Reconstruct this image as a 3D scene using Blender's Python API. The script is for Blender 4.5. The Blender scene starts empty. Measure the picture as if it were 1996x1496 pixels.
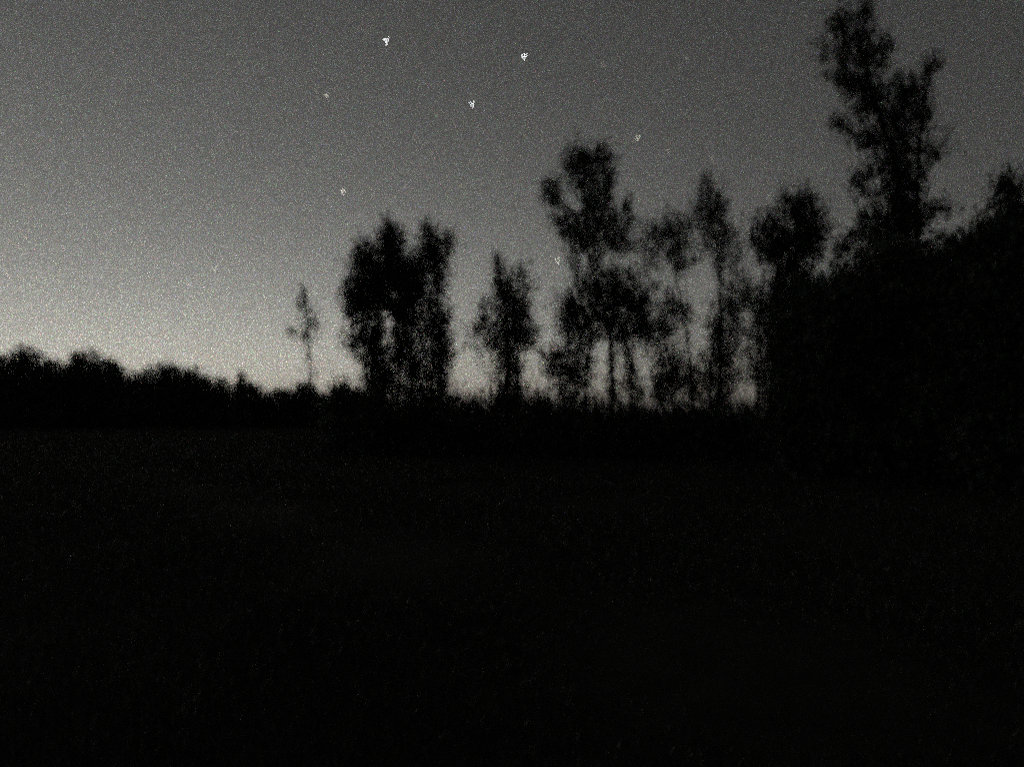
import bpy, math, random
import numpy as np
from mathutils import Vector

R = math.radians
sc = bpy.context.scene
col = sc.collection
rng = np.random.default_rng(7)
random.seed(7)

# ------------------------------------------------------------------ camera
CAM_H = 1.6
PITCH = R(2.66)
FPX = 26.0 / 36.0 * 1996.0            # focal length in photograph pixels
cd = bpy.data.cameras.new('camera')
cam = bpy.data.objects.new('camera', cd)
col.objects.link(cam)
cam.location = (0, 0, CAM_H)
cam.rotation_euler = (R(90) + PITCH, 0, 0)
cd.sensor_width = 36.0
cd.lens = 26.0
cd.clip_start = 0.05
cd.clip_end = 20000
# the phone could not find focus in the dark: the lens sits at about arm's length
cd.dof.use_dof = True
cd.dof.focus_distance = 1.0
cd.dof.aperture_fstop = 1.8
cd.dof.aperture_blades = 3
cd.dof.aperture_rotation = R(-18)
cd.dof.aperture_ratio = 1.4
sc.camera = cam

# ------------------------------------------------------------------ sky
SUN_ELEV, SUN_AZ = -5.0, -34.0        # sun already under the horizon, left of the frame
w = bpy.data.worlds.new('World')
sc.world = w
w.use_nodes = True
nt = w.node_tree
N, L = nt.nodes, nt.links
bg = N['Background']
sky = N.new('ShaderNodeTexSky')
sky.sky_type = 'NISHITA'
sky.sun_disc = False
sky.sun_elevation = R(SUN_ELEV)
sky.sun_rotation = R(SUN_AZ)
sky.altitude = 100
sky.air_density = 1.0
sky.dust_density = 1.1
sky.ozone_density = 1.0
bw = N.new('ShaderNodeRGBToBW')
L.new(sky.outputs[0], bw.inputs[0])
warm = N.new('ShaderNodeVectorMath'); warm.operation = 'SCALE'
warm.inputs[0].default_value = (1.02, 1.0, 0.90)
L.new(bw.outputs[0], warm.inputs['Scale'])
grey = N.new('ShaderNodeMix'); grey.data_type = 'RGBA'
grey.inputs['Factor'].default_value = 0.92   # night sight: hardly any colour left
L.new(sky.outputs[0], grey.inputs['A'])
L.new(warm.outputs[0], grey.inputs['B'])
# random speckle put into the sky colour to imitate sensor grain
tc = N.new('ShaderNodeTexCoord')
snap = N.new('ShaderNodeVectorMath'); snap.operation = 'SNAP'
snap.inputs[1].default_value = (0.00001, 0.00001, 0.00001)
L.new(tc.outputs['Generated'], snap.inputs[0])
wn = N.new('ShaderNodeTexWhiteNoise'); wn.noise_dimensions = '3D'
L.new(snap.outputs[0], wn.inputs['Vector'])
GRAIN_POW, GRAIN_COL, GRAIN_REL, GRAIN_ADD = 1.8, 0.42, 0.40, 0.005
def mathn(op, a, b=None):
    m = N.new('ShaderNodeMath'); m.operation = op
    for i, v in enumerate((a, b)):
        if v is None: continue
        if isinstance(v, (int, float)): m.inputs[i].default_value = v
        else: L.new(v, m.inputs[i])
    return m.outputs[0]
def neglog(v):                          # exponential spread of speckle brightness, mean 1
    return mathn('MULTIPLY', mathn('LOGARITHM', mathn('MAXIMUM', v, 1e-4), math.e), -1.0)
wl = N.new('ShaderNodeTexWhiteNoise'); wl.noise_dimensions = '4D'; wl.inputs['W'].default_value = 3.7
L.new(snap.outputs[0], wl.inputs['Vector'])
sep = N.new('ShaderNodeSeparateColor')
L.new(wn.outputs['Color'], sep.inputs[0])
lum = mathn('DIVIDE', mathn('POWER', neglog(wl.outputs['Value']), GRAIN_POW), math.gamma(1 + GRAIN_POW))
comb = N.new('ShaderNodeCombineXYZ')
for i in range(3):
    c = mathn('ADD', mathn('MULTIPLY', neglog(sep.outputs[i]), GRAIN_COL), 1.0 - GRAIN_COL)
    L.new(mathn('MULTIPLY', lum, c), comb.inputs[i])
rel = N.new('ShaderNodeVectorMath'); rel.operation = 'MULTIPLY_ADD'
rel.inputs[1].default_value = (GRAIN_REL,) * 3
rel.inputs[2].default_value = (1 - GRAIN_REL,) * 3
L.new(comb.outputs[0], rel.inputs[0])
faint = N.new('ShaderNodeVectorMath'); faint.operation = 'SCALE'
faint.inputs['Scale'].default_value = GRAIN_ADD
L.new(comb.outputs[0], faint.inputs[0])
mul = N.new('ShaderNodeVectorMath'); mul.operation = 'MULTIPLY_ADD'
L.new(grey.outputs['Result'], mul.inputs[0])
L.new(rel.outputs[0], mul.inputs[1])
L.new(faint.outputs[0], mul.inputs[2])
L.new(mul.outputs[0], bg.inputs['Color'])
bg.inputs['Strength'].default_value = 0.10

# ------------------------------------------------------------------ sun (below the horizon)
sd = bpy.data.lights.new('sun', 'SUN')
sun = bpy.data.objects.new('sun', sd)
col.objects.link(sun)
sd.energy = 0.02
sd.angle = R(0.5)
sd.color = (1.0, 0.93, 0.85)
az = R(SUN_AZ)
sdir = Vector((math.sin(az) * math.cos(R(SUN_ELEV)), math.cos(az) * math.cos(R(SUN_ELEV)), math.sin(R(SUN_ELEV))))
sun.rotation_euler = (-sdir).to_track_quat('-Z', 'Y').to_euler()
sun.location = (-40, 60, 30)

# ------------------------------------------------------------------ exposure and sampling
vs = sc.view_settings
vs.view_transform = 'Standard'
vs.look = 'None'
vs.gamma = 1.0
vs.exposure = 5.38
sc.cycles.use_denoising = False        # high-ISO night shot: keep the grain
sc.cycles.use_adaptive_sampling = True
sc.cycles.adaptive_threshold = 1.0
sc.cycles.adaptive_min_samples = 8
sc.cycles.pixel_filter_type = 'BOX'
sc.cycles.filter_width = 1.0
sc.cycles.max_bounces = 4
sc.cycles.sample_clamp_indirect = 0

# ------------------------------------------------------------------ helpers
CP, SP = math.cos(PITCH), math.sin(PITCH)
def at(x, y, D):
    """photograph pixel -> point at distance D along the ground"""
    u, v = (x - 998.0) / FPX, -(y - 748.0) / FPX
    d = Vector((u, CP - v * SP, SP + v * CP))
    return Vector((0, 0, CAM_H)) + d * (D / d.y)

def ground_z(x, y):
    return 0.06 * math.sin(x * 0.23 + 1.0) * math.sin(y * 0.19) + 0.03 * math.sin(x * 0.9 + y * 0.7)

def nodemat(name, c1, c2, scale, rough=0.8, bump=0.3, spec=0.2):
    m = bpy.data.materials.new(name); m.use_nodes = True
    t = m.node_tree; b = t.nodes['Principled BSDF']
    b.inputs['Roughness'].default_value = rough
    b.inputs['Specular IOR Level'].default_value = spec
    co = t.nodes.new('ShaderNodeTexCoord')
    n = t.nodes.new('ShaderNodeTexNoise'); n.inputs['Scale'].default_value = scale; n.inputs['Detail'].default_value = 6
    t.links.new(co.outputs['Object'], n.inputs['Vector'])
    r = t.nodes.new('ShaderNodeValToRGB')
    r.color_ramp.elements[0].position = 0.3; r.color_ramp.elements[1].position = 0.7
    r.color_ramp.elements[0].color = (*c1, 1); r.color_ramp.elements[1].color = (*c2, 1)
    t.links.new(n.outputs['Fac'], r.inputs[0]); t.links.new(r.outputs[0], b.inputs['Base Color'])
    if bump:
        bp = t.nodes.new('ShaderNodeBump'); bp.inputs['Strength'].default_value = bump
        t.links.new(n.outputs['Fac'], bp.inputs['Height']); t.links.new(bp.outputs[0], b.inputs['Normal'])
    return m

M_SOIL = nodemat('field_soil', (0.02, 0.02, 0.018), (0.034, 0.033, 0.03), 3.0, 0.95, 0.5, 0.05)
M_GRASS = nodemat('grass_blade', (0.028, 0.033, 0.026), (0.05, 0.056, 0.044), 1.5, 0.4, 0, 0.4)
M_BARK = nodemat('bark', (0.035, 0.028, 0.022), (0.07, 0.06, 0.05), 9.0, 0.95, 0.6, 0.05)
M_LEAF = [nodemat('leaf_a', (0.04, 0.055, 0.042), (0.065, 0.085, 0.06), 1.2, 0.45, 0, 0.35),
          nodemat('leaf_b', (0.042, 0.057, 0.044), (0.065, 0.082, 0.062), 1.2, 0.45, 0, 0.35)]

def link(name, me, mat, parent=None):
    o = bpy.data.objects.new(name, me); col.objects.link(o)
    if mat: me.materials.append(mat)
    if parent: o.parent = parent
    return o

def tag(o, label, cat, group=None):
    o['label'] = label; o['category'] = cat
    if group: o['group'] = group

def tube_mesh(name, pts, r0, r1, sides=7):
    """tapered, slightly crooked limb along a polyline"""
    pts = [Vector(p) for p in pts]
    fine = []
    for i in range(len(pts) - 1):
        a, b = pts[i], pts[i + 1]
        n = max(2, int((b - a).length / 0.45))
        for k in range(n): fine.append(a.lerp(b, k / n))
    fine.append(pts[-1])
    tot = len(fine) - 1
    vs_, fs = [], []
    for i, p in enumerate(fine):
        t = i / tot
        r = r0 + (r1 - r0) * t
        if 0 < i < tot: p = p + Vector((random.gauss(0, .35), random.gauss(0, .35), 0)) * r
        d = (fine[min(i + 1, tot)] - fine[max(i - 1, 0)]).normalized()
        x = d.cross(Vector((0.31, 0.95, 0.05))).normalized(); y = d.cross(x)
        for s in range(sides):
            a = 2 * math.pi * s / sides
            vs_.append(p + (x * math.cos(a) + y * math.sin(a)) * r * random.uniform(.9, 1.1))
    for i in range(tot):
        for s in range(sides):
            a, b = i * sides + s, i * sides + (s + 1) % sides
            fs.append((a, b, b + sides, a + sides))
    fs.append(tuple(range(sides))[::-1]); fs.append(tuple(tot * sides + s for s in range(sides)))
    me = bpy.data.meshes.new(name); me.from_pydata([tuple(v) for v in vs_], [], fs)
    me.polygons.foreach_set('use_smooth', [True] * len(me.polygons))
    return me

def leaf_mesh(name, C, size):
    """C: n x 3 leaf centres; every leaf a folded pointed blade of its own"""
    n = len(C)
    a = rng.normal(size=(n, 3)); a /= np.linalg.norm(a, axis=1, keepdims=True)
    b = rng.normal(size=(n, 3)); b -= a * np.sum(a * b, 1, keepdims=True); b /= np.linalg.norm(b, axis=1, keepdims=True)
    c = np.cross(a, b)
    s = size * rng.uniform(.65, 1.35, (n, 1))
    v = np.stack([C - a * s * .5, C + b * s * .3 + c * s * .06, C + a * s * .5, C - b * s * .3 + c * s * .06], 1).reshape(-1, 3)
    i = np.arange(n)[:, None] * 4
    tri = np.concatenate([i + [0, 1, 2], i + [0, 2, 3]], 1).reshape(-1)
    me = bpy.data.meshes.new(name)
    me.vertices.add(len(v)); me.vertices.foreach_set('co', v.astype(np.float32).ravel())
    me.loops.add(len(tri)); me.loops.foreach_set('vertex_index', tri.astype(np.int32))
    me.polygons.add(len(tri) // 3)
    me.polygons.foreach_set('loop_start', np.arange(0, len(tri), 3, dtype=np.int32))
    me.update(); me.validate()
    return me

def lobe_points(c, rx, ry, rz, n, leaf, per=16, spray=2.6):
    """leaf centres grouped on twig ends through an ellipsoid"""
    k = max(3, n // per)
    d = rng.normal(size=(k, 3)); d /= np.linalg.norm(d, axis=1, keepdims=True)
    d *= rng.uniform(0.05, 1.0, (k, 1)) ** 0.45
    r = np.array([rx, ry, rz])
    cl = c + d * r
    ax = d * .8 + np.array([0, 0, .9]) + rng.normal(size=(k, 3)) * .35
    ax /= np.linalg.norm(ax, axis=1, keepdims=True)
    idx = rng.integers(0, k, n)
    ln = np.minimum(leaf * spray, np.mean(r) * .5)
    return cl[idx] + ax[idx] * rng.normal(size=(n, 1)) * ln + rng.normal(size=(n, 3)) * leaf * rng.uniform(.4, 1.3, (n, 1))

def tree(name, label, cat, D, trunks, lobes, group=None, leaf=.13, tr=.11, cover=2.2, gaps=(), branches=True, depth=1.0, fill=1.0, spray=2.6, wide=1.12):
    bx, by = trunks[0][0]
    p0 = at(bx, by, D)
    base = Vector((p0.x, D, ground_z(p0.x, D)))
    root = bpy.data.objects.new(name, None); col.objects.link(root)
    root.location = base; root.empty_display_size = .5
    tag(root, label, cat, group)
    px2m = D / FPX
    allp = []
    for ti, poly in enumerate(trunks):
        off = 0 if ti == 0 else random.uniform(-.5, .5)
        pts = []
        for i, (x, y) in enumerate(poly):
            p = at(x, y, D + off)
            if i == 0: p.z = ground_z(p.x, p.y) - .08
            pts.append(p - base)
        r0 = tr if ti == 0 else tr * .75
        link('trunk', tube_mesh('trunk', pts, r0, r0 * .25), M_BARK, root)
        for i in range(len(pts) - 1):
            for k in range(8): allp.append(pts[i].lerp(pts[i + 1], k / 8))
        allp.append(pts[-1])
    C = []
    for lb in lobes:
        x, y, rx, ry = lb[:4]; dens = min(1.1, (lb[4] if len(lb) > 4 else 1.0) * fill)
        mx, mz = rx * px2m * wide, ry * px2m * wide
        md = (mx + mz) * .5 * depth
        c = at(x, y, D + random.uniform(-.5, .5) * min(1.2, md)) - base
        n = int(math.pi * mx * mz * cover * dens ** 1.3 / (leaf * leaf * .3) * 1.5) + 8
        C.append(lobe_points(np.array(c), mx, md, mz, n, leaf, 16, spray))
        if branches:
            cand = [p for p in allp if p.z < c.z - .15] or allp[:1]
            q = min(cand, key=lambda p: (p - c).length + .3 * abs((c - p).z - (c - p).length * .7))
            if (q - c).length > .25:
                mid = q.lerp(c, .5) + Vector((0, 0, .08 * (c - q).length))
                rr = min(tr * .4, .012 + .012 * (q - c).length)
                link('branch', tube_mesh('branch', [q, mid, c + Vector((0, 0, mz * .4))], rr, .006, 5), M_BARK, root)
    C = np.concatenate(C)
    zmin = -base.z + .02
    C[:, 2] = np.maximum(C[:, 2], rng.uniform(.03, .35, len(C)))
    for gx, gy, gr in gaps:
        g = at(gx, gy, D) - base
        d = np.hypot(C[:, 0] - g.x, C[:, 2] - g.z)
        C = C[d > gr * px2m]
    link('crown', leaf_mesh('crown', C, leaf), random.choice(M_LEAF), root)
    return root

# ------------------------------------------------------------------ ground
def build_ground():
    xs = sorted(set([-6000, -2500, -1000, -500, -300, -200] + list(np.arange(-150, 151, 3.0)) + [200, 300, 500, 1000, 2500, 6000]))
    ys = sorted(set([-3000, -800, -200, -60] + list(np.arange(-30, 161, 3.0)) + [200, 300, 500, 1000, 2500, 9000]))
    v = [(x, y, ground_z(x, y)) for y in ys for x in xs]
    nx = len(xs)
    f = [(j * nx + i, j * nx + i + 1, (j + 1) * nx + i + 1, (j + 1) * nx + i) for j in range(len(ys) - 1) for i in range(nx - 1)]
    me = bpy.data.meshes.new('ground'); me.from_pydata(v, [], f)
    me.polygons.foreach_set('use_smooth', [True] * len(me.polygons))
    o = link('ground', me, M_SOIL); o['kind'] = 'structure'
build_ground()

def build_grass():
    n = 420000
    yy = 2.0 + 95 * rng.uniform(0, 1, n) ** 1.8
    xx = rng.uniform(-1, 1, n) * (yy * .80 + 2)
    zz = 0.06 * np.sin(xx * .23 + 1) * np.sin(yy * .19) + .03 * np.sin(xx * .9 + yy * .7)
    h = rng.uniform(.02, .06, n) * (1 + yy * .05) * (1 + .4 * np.sin(xx * 1.3) * np.sin(yy * .9))
    a = rng.uniform(0, 2 * np.pi, n); wd = .003 + .0009 * yy
    P = np.stack([xx, yy, zz], 1)
    s = np.stack([np.cos(a), np.sin(a), 0 * a], 1) * wd[:, None]
    lean = np.stack([rng.normal(0, .3, n), rng.normal(0, .3, n), np.ones(n)], 1) * h[:, None]
    v = np.stack([P - s, P + s, P + lean], 1).reshape(-1, 3)
    me = bpy.data.meshes.new('grass')
    me.vertices.add(len(v)); me.vertices.foreach_set('co', v.astype(np.float32).ravel())
    me.loops.add(3 * n); me.loops.foreach_set('vertex_index', np.arange(3 * n, dtype=np.int32))
    me.polygons.add(n); me.polygons.foreach_set('loop_start', np.arange(0, 3 * n, 3, dtype=np.int32))
    me.update()
    o = link('grass', me, M_GRASS); o['kind'] = 'stuff'
    tag(o, 'dark meadow grass covering the field in front of the trees', 'grass')
build_grass()

# ------------------------------------------------------------------ far wood on the left
G_WOOD = 'round trees of the far wood'
FAR = [(-22, 690, 42, 92, 'rounded far tree cut by the left edge of the picture'),
       (52, 681, 46, 92, 'tallest rounded far tree near the left edge'),
       (112, 706, 34, 97, 'low far tree filling the dip between the two leftmost domed crowns'),
       (170, 686, 44, 95, 'broad domed far tree, second hump from the left edge'),
       (212, 703, 30, 96, 'far tree on the right shoulder of the second hump'),
       (262, 731, 36, 104, 'low far tree in the first deep dip of the wood'),
       (320, 709, 42, 100, 'domed far tree, third hump of the wood from the left'),
       (372, 717, 36, 102, 'far tree on the right shoulder of the third hump'),
       (420, 738, 34, 106, 'low far tree left of the small pointed one'),
       (470, 730, 11, 100, 'small narrow pointed far tree sticking out of the low wood'),
       (488, 747, 26, 108, 'low far tree at the foot of the small pointed one'),
       (538, 760, 36, 112, 'lowest far tree in the gap left of the thin sapling'),
       (592, 748, 36, 108, 'low rounded far tree right behind the thin sapling'),
       (664, 753, 30, 110, 'low far tree between the thin sapling and the dense clump'),
       (703, 764, 26, 112, 'low far tree touching the left foot of the dense clump')]
for x, top, hw, D, lab in FAR:
    gy = 815 + CAM_H / D * FPX
    hgt = gy - top
    hw *= 1.12
    lobes = [(x, top + hgt * .30, hw * .82, hgt * .30), (x - hw * .45, top + hgt * .45, hw * .6, hgt * .28),
             (x + hw * .45, top + hgt * .48, hw * .6, hgt * .28), (x, top + hgt * .72, hw * 1.15, hgt * .30),
             (x - hw * .7, top + hgt * .85, hw * .7, hgt * .2), (x + hw * .7, top + hgt * .85, hw * .7, hgt * .2),
             (x + random.uniform(-.3, .3) * hw, top + hgt * .12, hw * .35, hgt * .10, .7)]
    tree('tree', lab, 'tree', D, [[(x, gy), (x + 3, top + hgt * .5), (x, top + hgt * .2)]], lobes, G_WOOD, leaf=.26, tr=.2, cover=2.6, branches=True, depth=.9, spray=.9)

# ------------------------------------------------------------------ trees of the middle row
tree('sapling', 'thin lone sapling with a sparse wispy crown left of the dense clump', 'sapling', 36,
     [[(607, 800), (604, 700), (598, 640), (592, 556)]],
     [(590, 562, 4, 14, .6), (592, 580, 7, 22, .5), (596, 600, 13, 22, .55), (601, 630, 13, 20, .7), (600, 655, 12, 18, .6), (603, 690, 7, 24, .45),
      (612, 615, 12, 18, .22), (616, 645, 10, 14, .2), (584, 600, 9, 16, .2), (564, 642, 10, 10, .55), (572, 650, 9, 7, .5), (605, 725, 10, 16, .4)], leaf=.12, tr=.055, cover=1.6)

tree('tree', 'dense dark multi-stemmed tree with a blunt top, widest of the clump', 'tree', 33,
     [[(730, 830), (728, 700), (745, 600), (757, 460)], [(772, 830), (778, 700), (772, 560), (770, 480)], [(805, 830), (800, 720), (785, 600), (760, 520)],
      [(750, 830), (752, 740), (740, 640), (715, 520)]],
     [(702, 492, 20, 24, .8), (757, 442, 6, 18, .9), (757, 468, 15, 28, .9), (765, 480, 24, 28), (728, 520, 40, 36), (775, 520, 40, 40), (716, 575, 38, 40), (768, 575, 46, 42),
      (695, 570, 22, 30), (688, 600, 14, 26, .8), (722, 640, 28, 38), (700, 680, 20, 20, .5), (732, 690, 22, 34), (738, 738, 24, 32), (728, 765, 18, 26),
      (798, 555, 28, 36), (795, 605, 32, 30, .9), (790, 645, 34, 34, .85), (785, 690, 30, 30, .8), (802, 722, 24, 32, .7), (775, 742, 28, 28, .5), (757, 735, 18, 28, .5), (800, 755, 26, 20, .55), (810, 545, 18, 40, .7), (692, 660, 18, 26, .6), (760, 690, 18, 24, .5)],
     cover=3.0, wide=1.16, gaps=((753, 612, 5), (757, 632, 6), (751, 668, 5), (770, 577, 6)))
tree('tree', 'narrow forked tree forming the right spire of the dense clump', 'tree', 34,
     [[(860, 830), (858, 700), (852, 560), (832, 440)], [(838, 830), (840, 700), (852, 600)]],
     [(832, 442, 6, 16, .9), (834, 462, 11, 24, .9), (840, 480, 22, 28, .95), (876, 466, 14, 20, .55), (862, 490, 20, 26, .8), (850, 520, 24, 30), (838, 505, 18, 28, .8), (856, 555, 18, 26, .85),
      (836, 575, 20, 30, .6), (832, 630, 20, 36, .7), (820, 520, 12, 26, .6), (853, 620, 26, 32), (868, 640, 16, 34, .9), (858, 672, 24, 38), (855, 722, 24, 40), (858, 765, 20, 26), (832, 690, 20, 46, .7), (828, 745, 20, 32, .6)])

tree('tree', 'slim ragged tree standing alone right of the dense clump', 'tree', 34,
     [[(992, 830), (990, 700), (985, 600), (968, 505)], [(1010, 830), (1008, 720), (1015, 600), (1022, 530)]],
     [(967, 508, 4, 18, .9), (970, 528, 7, 24, .9), (977, 550, 14, 30, .9), (988, 570, 22, 30), (1018, 535, 18, 28, .5), (1030, 570, 16, 24, .3), (944, 608, 16, 22, .75), (938, 632, 14, 18, .5), (990, 612, 32, 36),
      (1018, 635, 22, 40, .8), (992, 665, 36, 40), (962, 655, 20, 28, .75), (988, 725, 28, 44), (1000, 765, 28, 28), (1036, 650, 18, 32, .6), (1012, 590, 22, 30, .7), (936, 636, 14, 20, .5)])

tree('sapling', 'thin spreading sapling, almost bare, at the left side of the slim ragged tree', 'sapling', 33,
     [[(956, 830), (955, 740), (940, 690), (912, 645)], [(955, 740), (958, 690), (950, 650)]],
     [(914, 655, 14, 18, .28), (928, 678, 16, 16, .3), (940, 700, 14, 18, .3), (905, 672, 10, 12, .2), (950, 660, 12, 18, .35)], leaf=.11, tr=.035, cover=1.6)

tree('bush', 'tall loose bush between the slim ragged tree and the two-tiered tree', 'bush', 33,
     [[(1090, 830), (1092, 760), (1082, 690)], [(1075, 830), (1070, 750), (1062, 700)]],
     [(1080, 688, 22, 20, .7), (1098, 712, 24, 30, .85), (1075, 715, 22, 22, .6), (1102, 750, 24, 30, .7), (1060, 690, 16, 16, .35), (1118, 690, 16, 30, .4)], tr=.06)

tree('tree', 'tall two-tiered tree with a leaning knobbly top, middle of the row', 'tree', 31,
     [[(1196, 840), (1192, 700), (1180, 600), (1150, 500), (1135, 400), (1142, 300)], [(1140, 840), (1142, 720), (1160, 600), (1165, 540)],
      [(1232, 840), (1228, 700), (1205, 590)], [(1118, 840), (1122, 740), (1135, 640)]],
     [(1140, 302, 36, 16), (1115, 322, 24, 20, .9), (1170, 305, 18, 20), (1140, 340, 38, 28), (1183, 328, 14, 22, .8), (1184, 355, 12, 20, .8), (1067, 366, 20, 18), (1078, 388, 22, 16, .9),
      (1095, 425, 24, 20, .8), (1105, 448, 24, 20, .9), (1178, 378, 18, 20, .9), (1150, 395, 32, 28), (1150, 445, 40, 32), (1195, 425, 24, 26, .75), (1224, 402, 11, 18, .9), (1230, 430, 12, 16, .7),
      (1125, 478, 18, 24, .9), (1160, 485, 22, 22, .8), (1122, 512, 10, 24, .8), (1205, 470, 24, 24, .5), (1245, 465, 22, 22, .35), (1160, 515, 14, 16, .6), (1198, 455, 30, 30, .7), (1222, 480, 26, 20, .4), (1122, 415, 16, 14, .7), (1105, 598, 22, 34, .75), (1242, 615, 28, 36, .75), (1108, 640, 24, 26, .7), (1255, 640, 22, 24, .6),
      (1155, 552, 36, 28), (1205, 552, 42, 32), (1243, 578, 26, 26, .95), (1178, 598, 66, 32), (1138, 618, 36, 28, .9), (1112, 602, 18, 24, .5), (1202, 630, 46, 26, .95), (1150, 655, 32, 20, .7),
      (1215, 662, 26, 26, .9), (1108, 650, 16, 22, .4), (1192, 720, 10, 56, .7), (1230, 725, 16, 56, .8), (1136, 715, 26, 50, .75), (1112, 730, 18, 40, .5), (1240, 775, 18, 26, .7), (1140, 770, 24, 24, .5), (1195, 775, 12, 26, .7)],
     gaps=((1112, 388, 12), (1125, 402, 11), (1140, 505, 6), (1172, 690, 9), (1172, 720, 9), (1172, 750, 9)))

tree('tree', 'thin tree leaning left with broken see-through foliage, right of the two-tiered tree', 'tree', 35,
     [[(1350, 830), (1345, 700), (1335, 620), (1312, 520), (1292, 455)], [(1318, 830), (1312, 740), (1290, 640)]],
     [(1330, 438, 28, 22, .55), (1300, 448, 24, 22, .75), (1272, 450, 18, 16, .5), (1310, 482, 22, 22, .85), (1325, 515, 18, 18, .8), (1268, 500, 16, 22, .5), (1262, 525, 12, 18, .35), (1335, 470, 16, 18, .4), (1285, 545, 12, 16, .3),
      (1295, 615, 26, 26, .65), (1328, 602, 20, 22, .8), (1275, 645, 26, 20, .85), (1300, 648, 22, 18, .5), (1300, 712, 24, 32, .95), (1325, 735, 24, 26, .8), (1290, 755, 20, 26, .9), (1325, 690, 14, 20, .45), (1352, 740, 16, 20, .5), (1252, 610, 18, 26, .5), (1262, 475, 20, 24, .4), (1345, 500, 16, 22, .4), (1290, 580, 22, 20, .4), (1272, 675, 14, 16, .5), (1310, 775, 30, 20, .7), (1350, 770, 16, 20, .5)], tr=.09, fill=.95, wide=1.36)
tree('tree', 'tall airy tree with one straight trunk and a faint pointed top', 'tree', 36,
     [[(1402, 830), (1404, 640), (1402, 520), (1388, 420), (1376, 345)], [(1382, 830), (1384, 720), (1395, 620)]],
     [(1377, 358, 14, 18, .5), (1385, 380, 20, 20, .6), (1400, 400, 20, 20, .5), (1355, 398, 14, 16, .3), (1385, 415, 20, 20, .7), (1395, 445, 24, 24, .7), (1368, 440, 16, 16, .4), (1410, 480, 22, 24, .7), (1425, 455, 14, 14, .4),
      (1375, 470, 16, 16, .4), (1402, 520, 10, 24, .6), (1445, 555, 20, 24, .4), (1425, 600, 20, 22, .7), (1402, 610, 12, 40, .7), (1440, 632, 16, 18, .6), (1400, 660, 18, 36, .9), (1425, 665, 20, 22, .8), (1398, 720, 32, 30, .85),
      (1420, 742, 18, 18, .7), (1375, 735, 20, 20, .6), (1390, 765, 30, 20, .7), (1415, 690, 20, 20, .7), (1352, 628, 12, 4, .4), (1370, 690, 18, 10, .4), (1425, 530, 20, 30, .4), (1432, 500, 16, 20, .4), (1360, 420, 18, 18, .4), (1420, 780, 18, 16, .5), (1440, 590, 20, 20, .5), (1345, 655, 6, 30, .3)], tr=.1, fill=.95, wide=1.36)
tree('tree', 'ragged slender tree leaning against the thicket, left of the rounded bushy tree', 'tree', 32,
     [[(1478, 830), (1476, 700), (1480, 600), (1490, 520)]],
     [(1480, 575, 26, 26, .6), (1465, 605, 22, 18, .5), (1490, 615, 22, 28, .7), (1498, 660, 22, 30, .8), (1475, 660, 14, 18, .45), (1455, 690, 16, 14, .5), (1478, 715, 18, 24, .7), (1500, 720, 18, 30, .8), (1490, 760, 16, 20, .7), (1458, 735, 14, 14, .5), (1460, 560, 22, 20, .4), (1505, 590, 22, 30, .6), (1470, 630, 20, 20, .4), (1510, 690, 20, 40, .8), (1512, 760, 18, 30, .8)], tr=.09, fill=.95, wide=1.32)

tree('tree', 'rounded bushy tree with a small peak, left of the tallest tree', 'tree', 28,
     [[(1562, 850), (1558, 600), (1552, 480), (1560, 390)], [(1530, 850), (1530, 620), (1505, 460)]],
     [(1577, 384, 12, 18, .75), (1545, 398, 26, 20), (1570, 418, 32, 26), (1500, 440, 28, 22, .9), (1476, 462, 18, 16, .75), (1520, 468, 34, 26), (1562, 460, 38, 30), (1588, 470, 20, 32, .9), (1500, 498, 26, 16, .85),
      (1545, 508, 38, 24, .95), (1600, 432, 12, 18, .45), (1525, 540, 26, 22, .85), (1562, 552, 40, 28), (1525, 590, 24, 32, .95), (1570, 600, 45, 40), (1530, 650, 26, 40), (1560, 700, 50, 60), (1530, 760, 26, 36, .9), (1530, 800, 40, 30)], tr=.13, leaf=.14, cover=2.8, wide=1.18)

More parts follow.
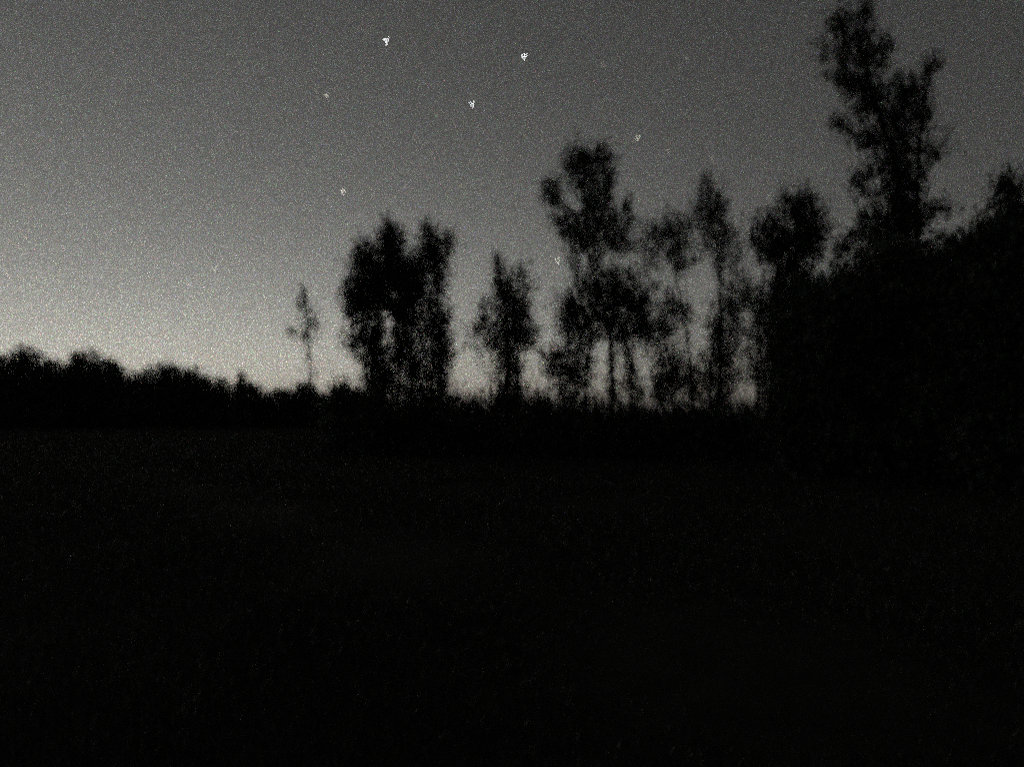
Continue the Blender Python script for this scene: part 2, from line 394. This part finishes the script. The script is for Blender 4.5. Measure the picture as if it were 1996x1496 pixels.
tree('tree', 'tallest tree, leaning left with a forked ragged crown, rising above the thicket', 'tree', 24,
     [[(1778, 900), (1776, 640), (1772, 480), (1755, 380), (1735, 280), (1700, 180), (1668, 50)], [(1765, 400), (1790, 280), (1803, 190), (1815, 122)]],
     [(1630, 28, 14, 12, .7), (1680, 24, 20, 14), (1640, 48, 22, 18, .85), (1672, 58, 28, 26), (1604, 88, 16, 16, .55), (1618, 110, 18, 14, .45), (1652, 100, 26, 24, .9), (1692, 108, 24, 24), (1724, 92, 13, 20, .95),
      (1638, 145, 22, 18, .85), (1680, 150, 30, 24, .9), (1722, 122, 16, 16, .6), (1660, 168, 22, 16, .9), (1702, 185, 32, 22), (1692, 208, 26, 18), (1746, 165, 12, 16, .35), (1765, 178, 26, 26, .9), (1798, 162, 16, 16, .5),
      (1817, 125, 14, 20, .95), (1790, 200, 22, 28, .8), (1745, 215, 42, 28, .95), (1800, 230, 20, 24, .85), (1760, 248, 42, 24, .9), (1637, 240, 18, 10), (1660, 254, 18, 10, .9), (1690, 274, 26, 18, .9), (1722, 265, 28, 24),
      (1735, 300, 32, 26, .9), (1772, 285, 26, 20, .7), (1822, 297, 18, 18, .95), (1798, 315, 18, 18, .6), (1750, 330, 34, 26), (1785, 348, 18, 16, .5), (1846, 258, 10, 10, .35), (1760, 370, 32, 26), (1725, 342, 18, 16, .5),
      (1683, 335, 18, 18, .65), (1682, 362, 26, 16, .8), (1705, 382, 20, 14, .55), (1757, 400, 42, 26), (1742, 432, 46, 28), (1790, 425, 28, 28, .9), (1688, 425, 22, 12, .9), (1718, 450, 34, 24, .95), (1662, 458, 16, 16, .7),
      (1640, 482, 14, 20, .8), (1825, 402, 24, 8, .8), (1855, 408, 20, 5, .8), (1682, 482, 34, 22, .85), (1760, 480, 50, 30)],
     tr=.2, leaf=.13, cover=2.4, wide=1.14, gaps=((1735, 262, 6), (1775, 305, 8), (1708, 355, 9)))

# ------------------------------------------------------------------ thicket on the right
G_TH = 'bushes of the dark thicket'
THK = [(1584, 545, 56, 20, 'dense thicket bush on the left flank, under the rounded bushy tree'),
       (1655, 512, 58, 19, 'dense thicket bush left of the foot of the tallest tree'),
       (1730, 462, 62, 18.5, 'dense thicket bush wrapped round the foot of the tallest tree'),
       (1812, 470, 52, 17.5, 'dense thicket bush in the dip just right of the tallest tree'),
       (1882, 446, 55, 17, 'dense thicket bush between the dip and the narrow edge tree'),
       (1950, 414, 58, 16, 'dense thicket bush beneath the narrow tree at the right edge'),
       (2030, 425, 60, 15.5, 'dense thicket bush cut by the right edge of the picture')]
for x, top, hw, D, lab in THK:
    gy = 815 + CAM_H / D * FPX
    h = gy - top
    lobes = [(x, top + h * .10, hw * .55, h * .10), (x - hw * .4, top + h * .18, hw * .6, h * .13), (x + hw * .4, top + h * .17, hw * .6, h * .13)]
    for k in range(5):
        yy = top + h * (.30 + .145 * k)
        lobes += [(x - hw * .55, yy, hw * .75, h * .13), (x + hw * .55, yy, hw * .75, h * .13), (x, yy + h * .04, hw * .8, h * .13)]
    tree('bush', lab, 'bush', D, [[(x, gy), (x + 8, top + h * .5), (x, top + h * .12)], [(x - 25, gy), (x - 30, top + h * .3)], [(x + 20, gy), (x + 38, top + h * .3)]],
         lobes, G_TH, leaf=.15, tr=.08, cover=3.2, spray=1.0)
tree('tree', 'narrow dark tree rising above the thicket at the right edge', 'tree', 18,
     [[(1966, 940), (1966, 600), (1964, 450), (1964, 345)], [(1985, 940), (1988, 500), (1985, 370)]],
     [(1963, 345, 16, 12, .9), (1955, 365, 18, 16), (1978, 360, 18, 16, .9), (1965, 388, 26, 20), (1990, 385, 16, 20, .9), (1970, 415, 28, 24), (1955, 440, 24, 24), (1990, 430, 22, 30), (1975, 470, 40, 30)], tr=.1)

# ------------------------------------------------------------------ scrub at the feet of the trees
G_SC = 'low scrub along the row of trees'
SCR = [(676, 762, 40, 31, 'low scrub bush left of the dense clump'), (738, 770, 40, 30, 'low scrub bush at the left foot of the dense clump'),
       (802, 772, 42, 30, 'low scrub bush under the middle of the dense clump'), (866, 776, 40, 30, 'low scrub bush under the right spire of the dense clump'),
       (922, 780, 34, 30, 'low scrub bush in the open gap right of the dense clump'), (982, 776, 40, 30, 'low scrub bush at the foot of the slim ragged tree'),
       (1046, 776, 36, 29, 'low scrub bush right of the slim ragged tree'), (1106, 786, 38, 29, 'low scrub bush left of the two-tiered tree stems'),
       (1166, 796, 36, 28, 'low scrub bush under the bright slit of the two-tiered tree'), (1226, 790, 36, 28, 'low scrub bush at the right stem of the two-tiered tree'),
       (1284, 800, 34, 28, 'low scrub bush left of the thin leaning tree'), (1340, 804, 36, 27, 'low scrub bush at the foot of the thin leaning tree'),
       (1398, 796, 36, 27, 'low scrub bush at the foot of the airy tree'), (1452, 798, 34, 27, 'low scrub bush under the small bright gap beside the airy tree'),
       (1508, 798, 40, 26, 'low scrub bush at the left edge of the thicket')]
for x, top, hw, D, lab in SCR:
    top -= random.uniform(5, 18)
    gy = 815 + CAM_H / D * FPX
    h = gy - top
    lobes = [(x, top + h * .22, hw * .6, h * .2), (x - hw * .55, top + h * .38, hw * .6, h * .24), (x + hw * .55, top + h * .36, hw * .6, h * .24),
             (x - hw * .5, top + h * .72, hw * .8, h * .26), (x + hw * .5, top + h * .72, hw * .8, h * .26), (x + random.uniform(-.5, .5) * hw, top + h * .08, hw * .25, h * .1, .6)]
    tree('bush', lab, 'bush', D, [[(x, gy), (x + 4, top + h * .4), (x, top + h * .2)], [(x - 12, gy), (x - 20, top + h * .4)], [(x + 12, gy), (x + 20, top + h * .4)]],
         lobes, G_SC, leaf=.15, tr=.04, cover=2.6)

# ------------------------------------------------------------------ stars
def star(x, y, size, power, tint, label):
    D = 4000.0
    p = at(x, y, D)
    r = size / FPX * (p - Vector((0, 0, CAM_H))).length
    t = (1 + 5 ** .5) / 2
    raw = [(-1, t, 0), (1, t, 0), (-1, -t, 0), (1, -t, 0), (0, -1, t), (0, 1, t), (0, -1, -t), (0, 1, -t), (t, 0, -1), (t, 0, 1), (-t, 0, -1), (-t, 0, 1)]
    f = [(0, 11, 5), (0, 5, 1), (0, 1, 7), (0, 7, 10), (0, 10, 11), (1, 5, 9), (5, 11, 4), (11, 10, 2), (10, 7, 6), (7, 1, 8),
         (3, 9, 4), (3, 4, 2), (3, 2, 6), (3, 6, 8), (3, 8, 9), (4, 9, 5), (2, 4, 11), (6, 2, 10), (8, 6, 7), (9, 8, 1)]
    me = bpy.data.meshes.new('star')
    me.from_pydata([tuple(Vector(v).normalized() * r) for v in raw], [], f)
    m = bpy.data.materials.new('star_light'); m.use_nodes = True
    q = m.node_tree; q.nodes.remove(q.nodes['Principled BSDF'])
    e = q.nodes.new('ShaderNodeEmission'); e.inputs[0].default_value = (*tint, 1); e.inputs[1].default_value = power
    q.links.new(e.outputs[0], q.nodes['Material Output'].inputs['Surface'])
    o = link('star', me, m); o.location = p
    tag(o, label, 'star', 'stars in the night sky')
W, Y = (.95, .97, 1.0), (1.0, .95, .8)
star(753, 79, 1.9, .135, W, 'bright white star, leftmost and highest of the three brightest')
star(1022, 109, 1.9, .145, W, 'bright white star, rightmost of the three brightest')
star(920, 203, 1.9, .135, W, 'bright white star, lowest of the three brightest')
star(638, 187, 1.5, .06, Y, 'faint yellowish star left of the three bright ones')
star(669, 373, 1.5, .09, Y, 'faint star above the left side of the dense clump')
star(1243, 270, 1.5, .08, Y, 'faint star just right of the top of the two-tiered tree')
star(1087, 507, 1.5, .09, Y, 'faint star low in the gap left of the two-tiered tree')
star(770, 577, 1.5, .075, (1, .75, .5), 'orange star twinkling through the dense clump of foliage')
star(1340, 115, 1.3, .022, Y, 'very faint star highest in the right half of the sky, left of the tallest tree')
star(1174, 125, 1.3, .02, Y, 'very faint star right of the rightmost bright star')
star(1303, 294, 1.3, .022, Y, 'very faint star left above the airy tree')
star(1388, 309, 1.3, .022, Y, 'very faint star straight above the airy tree')
star(418, 524, 1.3, .08, Y, 'very faint star in the bright sky over the far wood')
